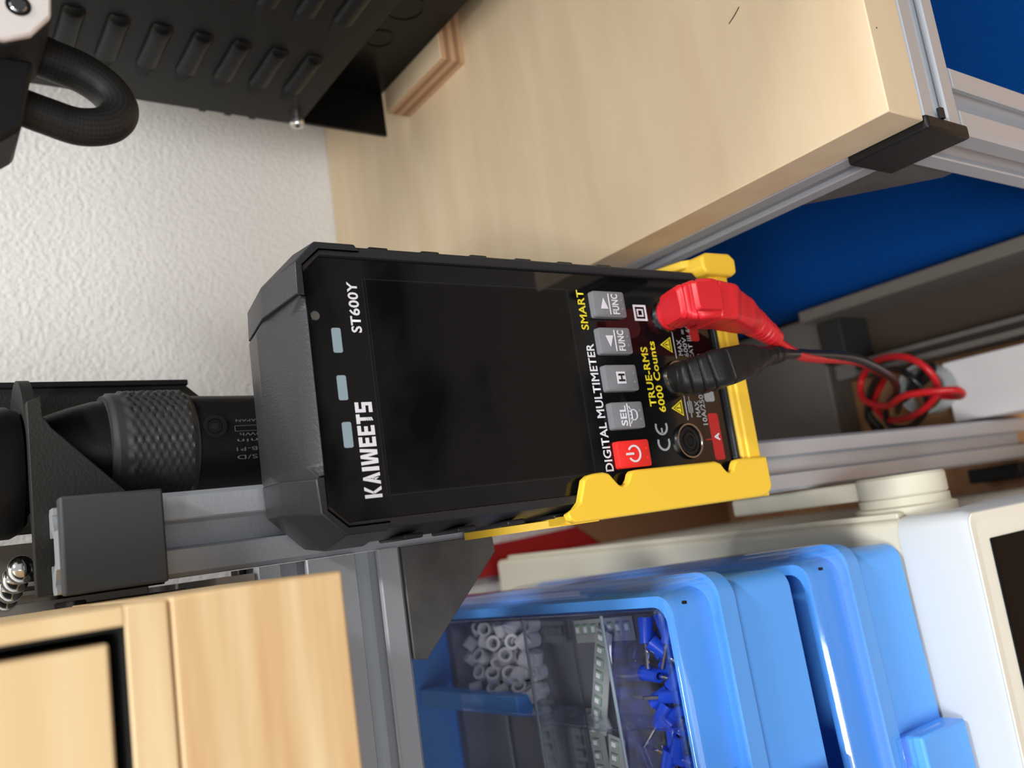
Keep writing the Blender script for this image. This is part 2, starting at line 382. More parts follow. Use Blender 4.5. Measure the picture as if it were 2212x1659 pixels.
ty = .2732
for s, zt, zl, xa, xb in (('MADE IN JAPAN', -.0860, -.1040, .0467, .0477), ('280min', -.0858, -.1030, .0400, .0411), ('3.8Wh', -.0868, -.0960, .0421, .0431), ('220USB-P1', -.0855, -.1030, .0374, .0386), ('GRIP S/D', -.0855, -.1030, .0348, .0361)):
    text_part(s, xa, xb, zt-.003, zl-.003, ty-.0001+ (0.0005 if xa < .038 or xb > .047 else 0), 'dim_ink', sd, rot=90)
build('printed_mark', flat([rect(.0436, .0437, -.101, -.0884), rect(.0453, .0454, -.101, -.0884), rect(.0436, .0454, -.0885, -.0884)], .2731), 'dim_ink', sd)
tl = thing('round_tool', (.045, .275, -.029), 'glossy black round tool end resting on top of the holder at the left edge', 'tool')
build('barrel', MB().lathe((.0365, .282, -.0292), [(.0170, 0), (.0185, .003), (.0185, .012), (.0160, .014), (.0160, .05)], 'Z', 48), 'blk', tl)
build('end_collar', MB().ringsolid((.0365, .282, -.0205), .0184, .0195, .006, 'Z', 48), 'sheet_dark', tl)
for k, (x, y, z) in enumerate(((.0090, .2700, -.0275), (.0068, .2780, -.0268), (.0045, .2860, -.0262), (.0022, .2940, -.0256))):
    lb = ('first chrome bit end in the row, nearest the post cover', 'second chrome bit end in the row behind the post top', 'third chrome bit end in the row behind the post top', 'last chrome bit end in the row, at the left edge')[k]
    bt = thing('driver_bit', (x, y, -.0300), lb, 'driver bit', 'chrome driver bits behind the post top')
    build('head', MB().sphere((x, y, z), .0038, .9), 'chrome', bt)
    build('shank', MB().cyl((x, y, -.0688), .0022, .041, 'Z', 6), 'steel', bt)

# ------------------------------------------------------------ multimeter
mm = thing('digital_multimeter', (.0424, .218, -.2345), 'black handheld digital multimeter with grey keys, stuck on the aluminium post', 'multimeter')
cx = .0424
def mo(hw, zt, zb, ch, cb, Yv, dome=0, dy=0):
    """octagonal outline ring: half width, top, bottom, top chamfer, bottom chamfer; the middle of the top edge is set back by dy"""
    return [(cx-hw+cb, Yv, zb), (cx+hw-cb, Yv, zb), (cx+hw, Yv, zb+cb), (cx+hw, Yv, (zt+zb)/2), (cx+hw, Yv, zt-ch), (cx+hw-ch, Yv, zt), (cx+.0225, Yv, zt), (cx+.0195, Yv+dy, zt+dome), (cx-.0195, Yv+dy, zt+dome), (cx-.0225, Yv, zt), (cx-hw+ch, Yv, zt), (cx-hw, Yv, zt-ch), (cx-hw, Yv, (zt+zb)/2), (cx-hw, Yv, zb+cb)]
shell = MB().loft([mo(.0340, -.0858, -.2325, .0048, .006, .2030), mo(.0342, -.0855, -.2327, .0048, .006, .2003), mo(.0366, -.0838, -.2336, .0052, .007, .1998, .0006, .0055),
                   mo(.0392, -.0812, -.2343, .0092, .007, .2172, .0010, .0060), mo(.0380, -.0836, -.2338, .0090, .007, .2362, .0012)])
build('shell', shell, 'meter', mm, bevel=.0004)
# the bumper plates that wrap the two upper corners
for s in (1, -1):
    f = lambda x: cx + s*x
    bp = MB()
    def ringp(hw, zt, ch, Yv, e):
        return [(f(hw-ch-.0085), Yv, zt+e+.0004), (f(hw-ch), Yv, zt+e), (f(hw+e), Yv, zt-ch), (f(hw+e), Yv, zt-ch-.011), (f(hw-.0010), Yv, zt-ch-.0120), (f(hw-.0010), Yv, zt-ch-.0008), (f(hw-ch-.0004), Yv, zt-.0010), (f(hw-ch-.0085), Yv, zt-.0010)]
    bp.loft([ringp(.0358, -.0842, .0050, .1994, .0002), ringp(.0368, -.0836, .0052, .1994, .0004), ringp(.0392, -.0812, .0092, .2172, .0009), ringp(.0380, -.0836, .0090, .2364, .0007)])
    build('corner_bumper', bp, 'meter', mm, bevel=.0004)
for s in (1, -1):
    gr = MB()
    for k in range(6):
        z = -.108 - .0165*k
        x0, x1 = sorted((cx+s*.0386, cx+s*.0400)); gr.box(x0, x1, .207, .222, z-.006, z)
    build('side_grip', gr, 'meter', mm, bevel=.0005)
win = [(x, z) for x, _, z in mo(.0340, -.0856, -.2324, .0048, .006, 0)]
build('window', MB().prism(win, .2017, .2029, 'Y'), 'glass', mm)
GY = .20165
build('screen', flat([rrect(.0143, .0705, -.1705, -.1028, .0004)], GY, .00003), 'lcd', mm)
t_ = .0003
build('screen_border', flat([rect(.0137, .0711, -.1022, -.1020), rect(.0137, .0711, -.1713, -.1711), rect(.0137, .0139, -.1711, -.1022), rect(.0709, .0711, -.1711, -.1022),
                             rect(.0130, .0718, -.1030, -.10285)], GY-.00002, .00003), 'bezel_line', mm)
for a, b_ in ((.0510, .0575), (.0387, .0451), (.0266, .0331)):
    build('indicator_led', flat([rrect(a, b_, -.0944, -.0919, .0005)], GY, .0001), 'led', mm)
build('torch_lens', MB().lathe((.0605, .2012, -.0878), [(.0012, 0), (.0014, .0008)], 'Y', 20), 'chrome', mm)
# brand lettering drawn letter by letter
def kai(x0, x1, zb, zt):
    H = zt-zb; T = H*.27; polys = []; units = [1, 1.05, .36, 1.45, .86, .86, .86, .92]; gap = .17
    tot = sum(units)+gap*7; u = (x1-x0)/tot; x = x0
    def R(a, b, c, d): polys.append(rect(x+a*u*W, x+b*u*W, zb+c*H, zb+d*H))
    for k, ch in enumerate('KAIWEET5'):
        W = units[k]; t = .30/W if ch != 'I' else 1
        if ch == 'K':
            R(0, t, 0, 1); polys.append([(x+t*u, zb+.42*H), (x+.68*u, zb+H), (x+1*u, zb+H), (x+.55*u, zb+.5*H), (x+1*u, zb), (x+.68*u, zb), (x+t*u, zb+.5*H)])
        elif ch == 'A':
            polys.append([(x, zb), (x+.40*W*u, zb+H), (x+.62*W*u, zb+H), (x+.52*W*u, zb+.62*H), (x+.28*W*u, zb)])
            polys.append([(x+.62*W*u, zb+H), (x+W*u, zb), (x+.72*W*u, zb), (x+.50*W*u, zb+.66*H)])
            polys.append([(x+.50*W*u, zb+.50*H), (x+.66*W*u, zb+.34*H), (x+.55*W*u, zb+.34*H), (x+.60*W*u, zb+.06*H), (x+.38*W*u, zb+.30*H), (x+.50*W*u, zb+.30*H)])
        elif ch == 'I': R(0, 1, 0, 1)
        elif ch == 'W':
            a = .2; 
            polys.append([(x, zb+H), (x+a*W*u, zb+H), (x+.26*W*u, zb+.25*H), (x+.40*W*u, zb+H), (x+.60*W*u, zb+H), (x+.74*W*u, zb+.25*H), (x+.80*W*u, zb+H), (x+W*u, zb+H), (x+.92*W*u, zb), (x+.62*W*u, zb), (x+.5*W*u, zb+.6*H), (x+.38*W*u, zb), (x+.08*W*u, zb)])
        elif ch == 'E':
            R(0, t, 0, 1); R(t, 1, 0, .2); R(t, .92, .4, .6); R(t, 1, .8, 1)
        elif ch == 'T':
            R(0, 1, .8, 1); R(.5-t/2, .5+t/2, .42, .8)
            for q in range(3): polys.append([(x+(.5-t/2)*u*W, zb+(.02+.13*q)*H), (x+(.5+t/2)*u*W, zb+(.10+.13*q)*H), (x+(.5+t/2)*u*W, zb+(.19+.13*q)*H), (x+(.5-t/2)*u*W, zb+(.11+.13*q)*H)])
        else:
            R(0, 1, .8, 1); R(0, t, .4, .8); R(t, 1, .4, .6); R(1-t, 1, 0, .4); R(0, 1-t, 0, .2)
        x += (W+gap)*u
    return polys
build('brand_lettering', flat(kai(.0136, .0380, -.1007, -.0960), GY-.00004), 'white_ink', mm, smooth=False)
TY = GY-.00012
text_part('ST600Y', .0563, .0700, -.0974, -.1004, TY, 'white_ink', mm, weight=.022)
text_part('DIGITAL MULTIMETER', .0141, .0539, -.1752, -.1784, TY, 'white_ink', mm, weight=.022)
text_part('SMART', .0583, .0711, -.1746, -.1776, TY, 'yellow_ink', mm, weight=.022)
text_part('TRUE-RMS', .0333, .0529, -.1979, -.2009, TY, 'yellow_ink', mm, weight=.022)
text_part('6000 Counts', .0313, .0548, -.2016, -.2046, TY, 'yellow_ink', mm, weight=.022)
text_part('MAX', .0500, .0555, -.2149, -.2170, TY, 'grey_ink', mm, weight=.022)
text_part('600V =', .0495, .0590, -.2175, -.2196, TY, 'grey_ink', mm, weight=.022)
text_part('CAT III 600V', .0485, .0640, -.2201, -.2221, TY, 'grey_ink', mm, weight=.022)
text_part('MAX', .0290, .0345, -.2181, -.2202, TY, 'grey_ink', mm, weight=.022)
text_part('10A/250V', .0262, .0385, -.2206, -.2229, TY, 'grey_ink', mm, weight=.022)
build('fuse_symbol', flat([rect(.0290, .0360, -.2161, -.2159), rect(.0305, .0345, -.2153, -.2151), rect(.0305, .0345, -.2169, -.2167), rect(.0305, .0307, -.2169, -.2151), rect(.0343, .0345, -.2169, -.2151)], GY-.00004), 'grey_ink', mm)
def tri(cx_, zt, zb, hw):
    h = zt-zb
    build('warning_triangle', flat([[(cx_, zt), (cx_+hw, zb), (cx_-hw, zb)]], GY-.00002, .00003), 'yellow_ink', mm)
    o = [(cx_, zt-h*.16), (cx_+hw*.78, zb+h*.10), (cx_-hw*.78, zb+h*.10)]; i = [(cx_, zt-h*.27), (cx_+hw*.64, zb+h*.17), (cx_-hw*.64, zb+h*.17)]
    build('warning_mark', flat([[o[0], o[1], i[1], i[0]], [o[1], o[2], i[2], i[1]], [o[2], o[0], i[0], i[2]], rect(cx_-hw*.07, cx_+hw*.07, zb+h*.36, zt-h*.44), rect(cx_-hw*.07, cx_+hw*.07, zb+h*.24, zb+h*.31)], GY-.00008, .00004), 'black_ink', mm)
tri(.0537, -.2072, -.2123, .0027); tri(.0324, -.2073, -.2124, .0027)
build('ink_line', flat([rect(.0490, .0600, -.2138, -.21355), rect(.0282, .0366, -.21405, -.2138)], GY-.00004), 'grey_ink', mm)
def frame(x0, x1, z0, z1, t): return [rect(x0, x1, z0, z0+t), rect(x0, x1, z1-t, z1), rect(x0, x0+t, z0+t, z1-t), rect(x1-t, x1, z0+t, z1-t)]
build('double_square_symbol', flat(frame(.0617, .0671, -.2034, -.1978, .0007) + frame(.0631, .0657, -.2019, -.1992, .0005), GY-.00004), 'white_ink', mm)
build('ce_mark', flat([arc(.0215, -.2013, .0024, .0007, 65, 295), arc(.0266, -.2013, .0024, .0007, 65, 295), rect(.0243, .0262, -.20160, -.20100)], GY-.00004), 'grey_ink', mm)
build('terminal_strip', flat([rrect(.0142, .0300, -.2283, -.2236, .0009), rect(.0211, .0215, -.2237, -.2208)], GY-.00004), 'red_ink', mm)
build('terminal_strip', flat([rrect(.0340, .0505, -.2283, -.2236, .0009)], GY-.00004), 'grey_ink', mm)
build('terminal_strip', flat([rrect(.0550, .0715, -.2262, -.2215, .0009)], GY-.00004), 'red_ink', mm)
text_part('A', .0207, .0233, -.2248, -.2273, TY-.0001, 'white_ink', mm, weight=.03)
for jx, jc in ((.0213, 'blk'), (.0423, 'blk'), (.0636, 'redp')):
    jk = build('socket', MB().lathe2((jx, .1990, -.2122), [(.0050, .0018), (.0052, .0014), (.0057, .0014), (.0061, .0032), (.0050, .0032)], 'Y', 48), 'steel', mm)
    build('socket_wall', MB().lathe2((jx, .1996, -.2122), [(.0033, .0018), (.0036, .0013), (.0044, .0013), (.0046, .0022), (.0046, .0028), (.0033, .0028)], 'Y', 40), jc, jk)
    build('socket_bore', MB().cyl((jx, .2014, -.2122), .0049, .0008, 'Y', 32), 'void', jk)
    build('socket_pin', MB().lathe2((jx, .2006, -.2122), [(.0019, 0), (.0026, 0), (.0026, .0010), (.0019, .0010)], 'Y', 32), 'blk', jk)
KY = .1996
def key(x0, x1, m):
    kb = MB().loft([[(x, .2022, z) for x, z in rrect(x0, x1, -.1928, -.1794, .0008)], [(x, .1998, z) for x, z in rrect(x0+.0001, x1-.0001, -.1927, -.1795, .0008)], [(x, .1996, z) for x, z in rrect(x0+.0004, x1-.0004, -.1924, -.1798, .0007)]])
    k = build('key', kb, m, mm, angle=50)
    for q in (.33, .66):
        xx = x0 + (x1-x0)*q
        build('raised_dot', MB().lathe((xx, .1994, -.1914), [(.00005, -.0001), (.0004, 0), (.0005, .0004)], 'Y', 14), m, k)
    return k
kw = lambda k, P: build('key_symbol', flat(P, KY-.0001), 'white_ink', k)
k1 = key(.0620, .0706, 'key'); c = .0663
kw(k1, [[(c-.0019, -.1823), (c-.0019, -.1852), (c+.0019, -.1852+.00145)][0:0] or [(c-.0016, -.1822), (c+.0019, -.18365), (c-.0016, -.1851)], rect(c-.0034, c+.0034, -.18600, -.18575)])
text_part('FUNC', c-.0033, c+.0033, -.1868, -.1896, KY-.0002, 'white_ink', k1, weight=.028)
k2 = key(.0501, .0587, 'key'); c = .0544
kw(k2, [[(c+.0016, -.1822), (c-.0019, -.18365), (c+.0016, -.1851)], rect(c-.0034, c+.0034, -.18600, -.18575)])
text_part('FUNC', c-.0033, c+.0033, -.1868, -.1896, KY-.0002, 'white_ink', k2, weight=.028)
k3 = key(.0383, .0467, 'key'); c = .0425
kw(k3, [rect(c-.0019, c+.0019, -.1875, -.1840)])
build('key_symbol', flat([rect(c-.0012, c-.0006, -.1870, -.1845), rect(c+.0006, c+.0012, -.1870, -.1845), rect(c-.0006, c+.0006, -.1860, -.1855)], KY-.0003), 'black_ink', k3)
k4 = key(.0264, .0349, 'key'); c = .03065
text_part('SEL', c-.0033, c+.0030, -.1826, -.1853, KY-.0002, 'white_ink', k4, weight=.03)
kw(k4, [rect(c-.0036, c+.0036, -.1863, -.18605)] + [stroke(c-.0016, -.1876, c+.0016, -.1876, .0003), stroke(c-.0016, -.1876, c-.0016, -.1888, .0003), stroke(c+.0016, -.1876, c+.0016, -.1888, .0003), stroke(c-.0016, -.1888, c-.0008, -.1898, .0003), stroke(c+.0016, -.1888, c+.0008, -.1898, .0003), stroke(c-.0008, -.1898, c+.0008, -.1898, .0003)]
   + [stroke(c+d*.0009, -.1873, c+d*.0014, -.1867, .0002) for d in (-2, -1, 0, 1, 2)])
k5 = key(.0144, .0229, 'redkey'); c = .01865
kw(k5, [arc(c, -.1860, .0024, .0006, 122, 418, 30), rect(c-.00035, c+.00035, -.1858, -.1826)])

# yellow stand-holster is a part of the meter
hol = [(3.1, -155.3), (4.2, -158.0), (6.2, -160.5), (9.3, -161.8), (12.3, -163.1), (13.4, -165.0), (13.8, -167.8), (13.9, -170.8), (13.4, -172.8), (11.4, -174.5), (9.9, -175.9), (9.3, -177.3), (9.7, -179.0), (10.9, -180.3), (12.6, -181.2), (13.4, -182.2), (13.6, -184.3),
       (13.7, -218.8), (13.0, -220.9), (11.4, -222.1), (10.0, -223.4), (9.6, -225.0), (10.4, -226.7), (12.2, -227.6), (13.4, -228.8), (13.7, -230.5), (13.7, -243.9), (3.0, -243.9), (1.4, -242.6), (.6, -240.5), (.3, -238.0), (.3, -157.8), (1.2, -155.9)]
hol = [(x/1000, z/1000) for x, z in hol]
hm = MB()
def ins(pts, d, Yv):
    c0 = (.006, -.20); return [(x + (d if x < c0[0] else -d), Yv, z) for x, z in pts]
hm.loft([ins(hol, 0, .2000), ins(hol, 0, .1982), ins(hol, .0005, .1974)])
hm.box(.0003, .0028, .1990, .2360, -.2440, -.1578)
ho = build('holster', hm, 'yellow', mm, bevel=.0003, angle=40)
build('holster_strip', MB().prism([(.2360, -.1440), (.2290, -.1440), (.2210, -.1490), (.2080, -.1600), (.2080, -.175), (.236, -.175)], .0000, .0022, 'X'), 'yellow', ho)
build('holster_base', box(.0010, .0850, .2000, .2360, -.2447, -.2350), 'yellow', ho, bevel=.0010)
build('holster_ledge', box(.0030, .0835, .1994, .2045, -.2440, -.2376), 'yellow', ho, bevel=.0008)
cl = MB().prism([(.0780, -.2310), (.0800, -.2294), (.0845, -.2296), (.0858, -.2325), (.0861, -.2440), (.0840, -.2468), (.0790, -.2464), (.0778, -.2440)], .1968, .2300, 'Y')
build('holster_clip', cl, 'yellow', ho, bevel=.0010, seg=3)
build('holster_arm', MB().prism([(.2360, -.2200), (.2050, -.2280), (.2010, -.2330), (.2360, -.2380)], .0822, .0852, 'X'), 'yellow', ho, bevel=.0006)

# ------------------------------------------------------------ test leads
def plug(path, mc, root):
    """rounded-rectangle sections along a path; ridges come from the step in section size"""
    P = [Vector(p[:3]) for p in path]; mb = MB(); rings = []
    for k, p in enumerate(path):
        d = (P[min(k+1, len(P)-1)] - P[max(k-1, 0)]).normalized()
        a = Vector((1, 0, 0)); a = (a - d*a.dot(d)).normalized(); b_ = d.cross(a)
        wv, dv = p[3]/2, p[4]/2; r = min(wv, dv)*(p[5] if len(p) > 5 else .45)
        rings.append([P[k] + a*x + b_*z for x, z in rrect(-wv, wv, -dv, dv, r, 5)])
    mb.loft(rings); return build('plug_body', mb, mc, root, angle=50)
def along(p0, p1, n): return [Vector(p0).lerp(Vector(p1), i/(n-1)) for i in range(n)]
def make_plug(spec, m, root):
    path = []
    for (p, wv, dv, r) in spec: path.append((*p, wv, dv, r))
    return plug(path, m, root)
def dense(stations, ridges, step=.00035, amp=.00055):
    """interpolate the stations finely and cut grooves (t positions) into them"""
    P = [Vector(s[0]) for s in stations]; L = [0]
    for i in range(1, len(P)): L.append(L[-1] + (P[i]-P[i-1]).length)
    n = int(L[-1]/step); out = []
    for k in range(n+1):
        s = L[-1]*k/n; i = max(j for j in range(len(L)) if L[j] <= s + 1e-9); i = min(i, len(L)-2)
        t = (s-L[i])/(L[i+1]-L[i]); t2 = t*t*(3-2*t)
        p = P[i].lerp(P[i+1], t); wv = stations[i][1]*(1-t2)+stations[i+1][1]*t2; dv = stations[i][2]*(1-t2)+stations[i+1][2]*t2; r = stations[i][3]*(1-t)+stations[i+1][3]*t
        cut = sum(amp*max(0, 1-abs(s-q*L[-1])/.00045) for q in ridges)
        out.append((p, wv-2*cut, dv-2*cut, r))
    return out
rl = thing('red_test_lead', (.0636, .19, -.30), 'red test lead with angled plug in the right-hand socket of the multimeter', 'test lead')
make_plug(dense([((.0632, .1905, -.2030), .0098, .0120, .5), ((.0633, .1900, -.2045), .0110, .0145, .4), ((.0633, .1885, -.2080), .0122, .0150, .3), ((.0631, .1860, -.2110), .0132, .0150, .25), ((.0622, .1850, -.2200), .0124, .0140, .25), ((.0613, .1853, -.2232), .0112, .0125, .3), ((.0600, .1860, -.2300), .0110, .0112, .5), ((.0585, .1870, -.2360), .0098, .0098, .9), ((.0550, .1888, -.2460), .0078, .0078, 1), ((.0530, .1898, -.2510), .0066, .0066, 1)], [.05, .11, .16, .24, .72, .77, .82, .87, .92]), 'redp', rl)
build('thumb_pad', MB().loft([[(x, .1790, z) for x, z in rrect(.0583, .0681, -.2135, -.2015, .0012)], [(x, .1774, z) for x, z in rrect(.0589, .0675, -.2128, -.2022, .0010)]]), 'redp', rl, bevel=.0002)
build('collar', MB().lathe((.0636, .1925, -.2122), [(.0048, 0), (.0052, .0088)], 'Y', 32), 'redp', rl)
C = Vector((.049, .282, -.475))
build('cable', MB().tube([(.0532, .1897, -.2500), (.0505, .1912, -.2570), (.0480, .196, -.275), (.0500, .212, -.330), (.0520, .245, -.400), (.0560, .270, -.448), (.0560, .290, -.474), (.0450, .305, -.484), (.0340, .295, -.480), (.0330, .270, -.466), (.0420, .252, -.460), (.0540, .250, -.452), (.0640, .262, -.452), (.0670, .285, -.462), (.0600, .302, -.472), (.0480, .300, -.466), (.0400, .280, -.455), (.0420, .258, -.440), (.0400, .236, -.448), (.0380, .246, -.470), (.0440, .272, -.484), (.0500, .29, -.508), (.0500, .31, -.516)], .0019, 12, 10), 'redc', rl)
bl = thing('black_test_lead', (.0423, .19, -.30), 'black test lead with angled plug in the middle socket of the multimeter', 'test lead')
make_plug(dense([((.0402, .1930, -.2030), .0090, .0110, .95), ((.0401, .1915, -.2045), .0106, .0140, .8), ((.0405, .1880, -.2090), .0116, .0145, .6), ((.0412, .1855, -.2125), .0120, .0140, .4), ((.0428, .1850, -.2210), .0112, .0125, .3), ((.0438, .1853, -.2270), .0098, .0110, .4), ((.0450, .1862, -.2340), .0076, .0090, .6), ((.0460, .1875, -.2400), .0070, .0074, 1), ((.0470, .1890, -.2480), .0064, .0066, 1), ((.0474, .1897, -.2515), .0058, .0060, 1)], [.06, .13, .19, .25, .84, .89, .94]), 'blk', bl)
build('collar', MB().lathe((.0423, .1925, -.2122), [(.0048, 0), (.0052, .0088)], 'Y', 32), 'blk', bl)
build('cable', MB().tube([(.0472, .1893, -.2500), (.0478, .1905, -.2570), (.0490, .196, -.275), (.0500, .208, -.325), (.0480, .240, -.400), (.0460, .272, -.455), (.0400, .292, -.474), (.0300, .296, -.482), (.0280, .280, -.478), (.0380, .262, -.466), (.0520, .262, -.456), (.0600, .276, -.462), (.0560, .296, -.474), (.0420, .310, -.484), (.0300, .306, -.488), (.0330, .322, -.505), (.0440, .320, -.500), (.0420, .280, -.470), (.0520, .252, -.458), (.0580, .262, -.474), (.0450, .290, -.49), (.0400, .31, -.515)], .0019, 12, 10), 'blkc', bl)
tag(build('tie_ring', MB().lathe2((.0470, .270, -.4890), [(.0128, 0), (.0143, 0), (.0143, .012), (.0128, .012)], 'Z', 48), 'tape'), 'pale plastic ring that the coiled test leads are wound through', 'ring')

# ------------------------------------------------------------ things under the bench
tag(build('white_box', box(.0255, .0600, .05, .262, -.5199, -.4892), 'whitecard', bevel=.0008), 'white card box on the workbench below the coiled leads', 'box')
tb = thing('metal_tray', (.088, .22, -.5199), 'dark brown tray with grey-brown steel rims between white box and blue cushion', 'tray')
build('floor_plate', box(.066, .1105, .05, .335, -.5198, -.516), 'brownbox', tb)
build('rim', box(.1035, .1110, .05, .335, -.5198, -.4700), 'greybrown', tb, bevel=.0008)
build('rim', box(.0655, .0760, .05, .335, -.5198, -.4960), 'greybrown', tb, bevel=.0008)
build('end_plate', box(.076, .1035, .318, .335, -.5198, -.4860), 'blk_matte', tb, bevel=.0008)
build('divider', box(.0690, .0720, .05, .318, -.4960, -.4925), 'blk_matte', tb, bevel=.0005)
tag(build('steel_box', box(.0262, .1110, .340, .463, -.5199, -.4960), 'greybrown', bevel=.001), 'low grey-brown steel box behind the coiled test leads', 'box')
cu = MB(); rings = []
for k, (ins_, z) in enumerate(((.010, -.5198), (.002, -.510), (0, -.490), (.001, -.474), (.006, -.465), (.016, -.460), (.05, -.4585))):
    x0, x1, y0, y1 = .1125+ins_, .62-ins_, .150+ins_, .455-ins_
    rings.append([(x, y, z) for x, y in rrect(x0, x1, y0, y1, .03-.0*ins_, 6)])
cu.loft(rings)
tag(build('seat_cushion', cu, 'fabric', angle=60), 'blue woven fabric cushion lying under the plywood bench', 'cushion')

# ------------------------------------------------------------ raised plywood bench
h = .225
tag(build('bench_board', box(.0983, .72, .1190, .4715, -.2424, -.2250), 'birch', bevel=.0004), 'pale birch plywood board on top of the raised aluminium bench frame', 'board')
profile('side_rail', 'Y', .1093, -.2535, .1415, .4715, label='slotted aluminium rail running to the wall under the left edge of the plywood', cat='rail')
profile('front_rail', 'X', .1300, -.2535, .1003, .72, label='slotted aluminium rail under the front edge of the plywood', cat='rail')
profile('support_post', 'Z', .1093, .1300, -.5198, -.2648, label='slotted aluminium leg under the front left corner of the plywood bench', cat='leg')
profile('support_post', 'Z', .1093, .4600, -.5198, -.2648, label='slotted aluminium bench leg at the back against the wall', cat='leg')
ec = thing('end_cap', (.098, .13, -.265), 'black plastic end cap on the front rail at the plywood corner', 'end cap')
build('plate', box(.0958, .1002, .1180, .1445, -.2656, -.2426), 'blk', ec, bevel=.0009, seg=3)
build('clip', box(.1002, .1035, .1178, .1190, -.2530, -.2510), 'blk', ec)
cbk = thing('corner_gusset', (.11, .15, -.3), 'grey cast corner gusset between bench side rail and front leg', 'bracket')
build('web', MB().prism([(.1412, -.2648), (.1800, -.2648), (.1800, -.2675), (.1460, -.3010), (.1412, -.3010)], .0998, .1030, 'X'), 'alu_dark', cbk, bevel=.0003)
build('web', MB().prism([(.1412, -.2648), (.1800, -.2648), (.1800, -.2675), (.1460, -.3010), (.1412, -.3010)], .1155, .1187, 'X'), 'alu_dark', cbk, bevel=.0003)
build('flange', MB().prism([(.1412, -.2648), (.1795, -.2648), (.1795, -.2670), (.1434, -.2670), (.1434, -.3005), (.1412, -.3005)], .1030, .1155, 'X'), 'alu_dark', cbk)
hc = MB().tube([(.1515, .1640, -.2249), (.1530, .1610, -.2248), (.1545, .1590, -.2249)], .00015, 6, 6)
tag(build('hair', hc, 'blkc'), 'short dark curved hair lying on the plywood near its corner', 'hair')
tag(build('speck', MB().lathe((.1242, .1189, -.2285), [(.0002, 0), (.0003, .0001)], 'Y', 7), 'blkc'), 'tiny black speck on the front edge of the plywood board', 'speck')
bk = thing('plywood_block', (.25, .34, -.225), 'laminated plywood offcut block under the louvred black housing', 'block')
build('layers', box(.2198, .305, .3122, .3680, -.2249, -.2121), 'ply', bk, bevel=.0002)
build('face_veneer', box(.2198, .305, .3122, .3680, -.2121, -.2116), 'birch', bk)

# ------------------------------------------------------------ louvred black housing
hb = thing('louvred_housing', (.33, .25, -.2115), 'black sheet metal machine housing with louvres at the upper right of the bench', 'housing')
PX = .2085
build('side_panel', box(PX, PX+.0012, .10, .3735, -.1652, .10), 'sheet', hb, bevel=.0002)
build('core', box(PX+.0012, .52, .10, .3735, -.1652, .10), 'sheet', hb)
build('base_body', box(.2315, .52, .10, .3700, -.2114, -.1652), 'sheet_dark', hb, bevel=.0003)
build('rear_foot', box(PX, .52, .3702, .3722, -.2114, -.1652), 'sheet_dark', hb)
for k in range(3): build('edge_tab', box(PX+.0002, PX+.0042, .3735, .3752, -.118-.0115*k-.003, -.118-.0115*k), 'sheet_dark', hb)
ctr = [(-.0552-.0157*k, .3128, .3508) for k in range(-2, 7)]
for row, (ya, yb) in enumerate(((.3140, .3520), (.2575, .2960), (.201, .240))):
    for k in range(-3, 7):
        z = -.0560 - .01545*k
        if z < -.154 or z > .06: continue
        z += -.0015
        lv = MB(); rings = []
        HW = .0042; D = .0027; yo = yb-.0095
        def sect(y, s_, hw):
            return [(PX - D*s_*math.sin(math.pi*i/10) - .0001, y, z + hw*math.cos(math.pi*i/10)) for i in range(11)] + [(PX+.0004, y, z-hw*.5), (PX+.0004, y, z+hw*.5)]
        for j, s_ in enumerate((0, .42, .68, .86, .96, 1)): rings.append(sect(ya + .0006*j, s_, HW*(.72+.28*s_)))
        rings += [sect(ya+(yo-ya)*q, 1, HW) for q in (.3, .6, 1)]
        lv.loft(rings)
        o = build('louvre', lv, 'sheet', hb, angle=40)
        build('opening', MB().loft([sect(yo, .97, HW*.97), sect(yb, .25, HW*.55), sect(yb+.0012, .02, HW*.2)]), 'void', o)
so = build('screw', MB().lathe((PX-.0050, .3655, -.1610), [(.0012, -.0002), (.0032, 0), (.0035, .0006), (.0035, .0022), (.0018, .0024), (.0018, .0052)], 'X', 20), 'chrome', hb)
build('recess', MB().cyl((PX-.00525, .3655, -.1610), .0013, .0002, 'X', 6), 'void', so)
for k, (yy, rr) in enumerate(((.325, .006), (.300, .008), (.272, .010))):
    build('embossed_ring', MB().lathe2((.2311, yy, -.188), [(rr, 0), (rr+.0012, 0), (rr+.0012, .0006), (rr, .0006)], 'X', 32), 'sheet_dark', hb)

# silver faced block with its braided cable
sb = thing('sensor_block', (.12, .21, -.03), 'black block with a bright silver face plate and round hole in the top left corner', 'block')
fp = build('face_plate', MB().prism([(.1140, .02), (.1140, -.0208), (.1162, -.0258), (.1214, -.0298), (.16, -.0318), (.16, .02)], .1880, .1900, 'Y'), 'silver', sb, bevel=.0006)
build('hole', MB().cyl((.1224, .1878, -.0236), .0024, .0004, 'Y', 32), 'blk', fp)
build('hole_screw', MB().lathe((.1224, .1876, -.0236), [(.0014, 0), (.0018, .0003)], 'Y', 24), 'steel', fp)
build('body', MB().prism([(.1142, .02), (.1142, -.0212), (.1165, -.0262), (.1214, -.0302), (.16, -.0320), (.16, .02)], .1900, .2140, 'Y'), 'blk_matte', sb, bevel=.0008)
build('lower_body', MB().prism([(.0945, .02), (.0945, -.0190), (.0985, -.0240), (.1100, -.0262), (.1150, -.0272), (.1150, .02)], .1960, .2140, 'Y'), 'blk', sb, bevel=.0010)
build('arm', box(.112, PX, .198, .212, .004, .02), 'blk', sb)
cb = MB(); 
pts = [(.1300, .212, -.0230), (.1265, .213, -.0310), (.1245, .214, -.0395), (.1205, .214, -.0455), (.1150, .213, -.0475), (.1105, .212, -.0445), (.1085, .211, -.0380), (.1095, .210, -.0310), (.1110, .209, -.0240)]
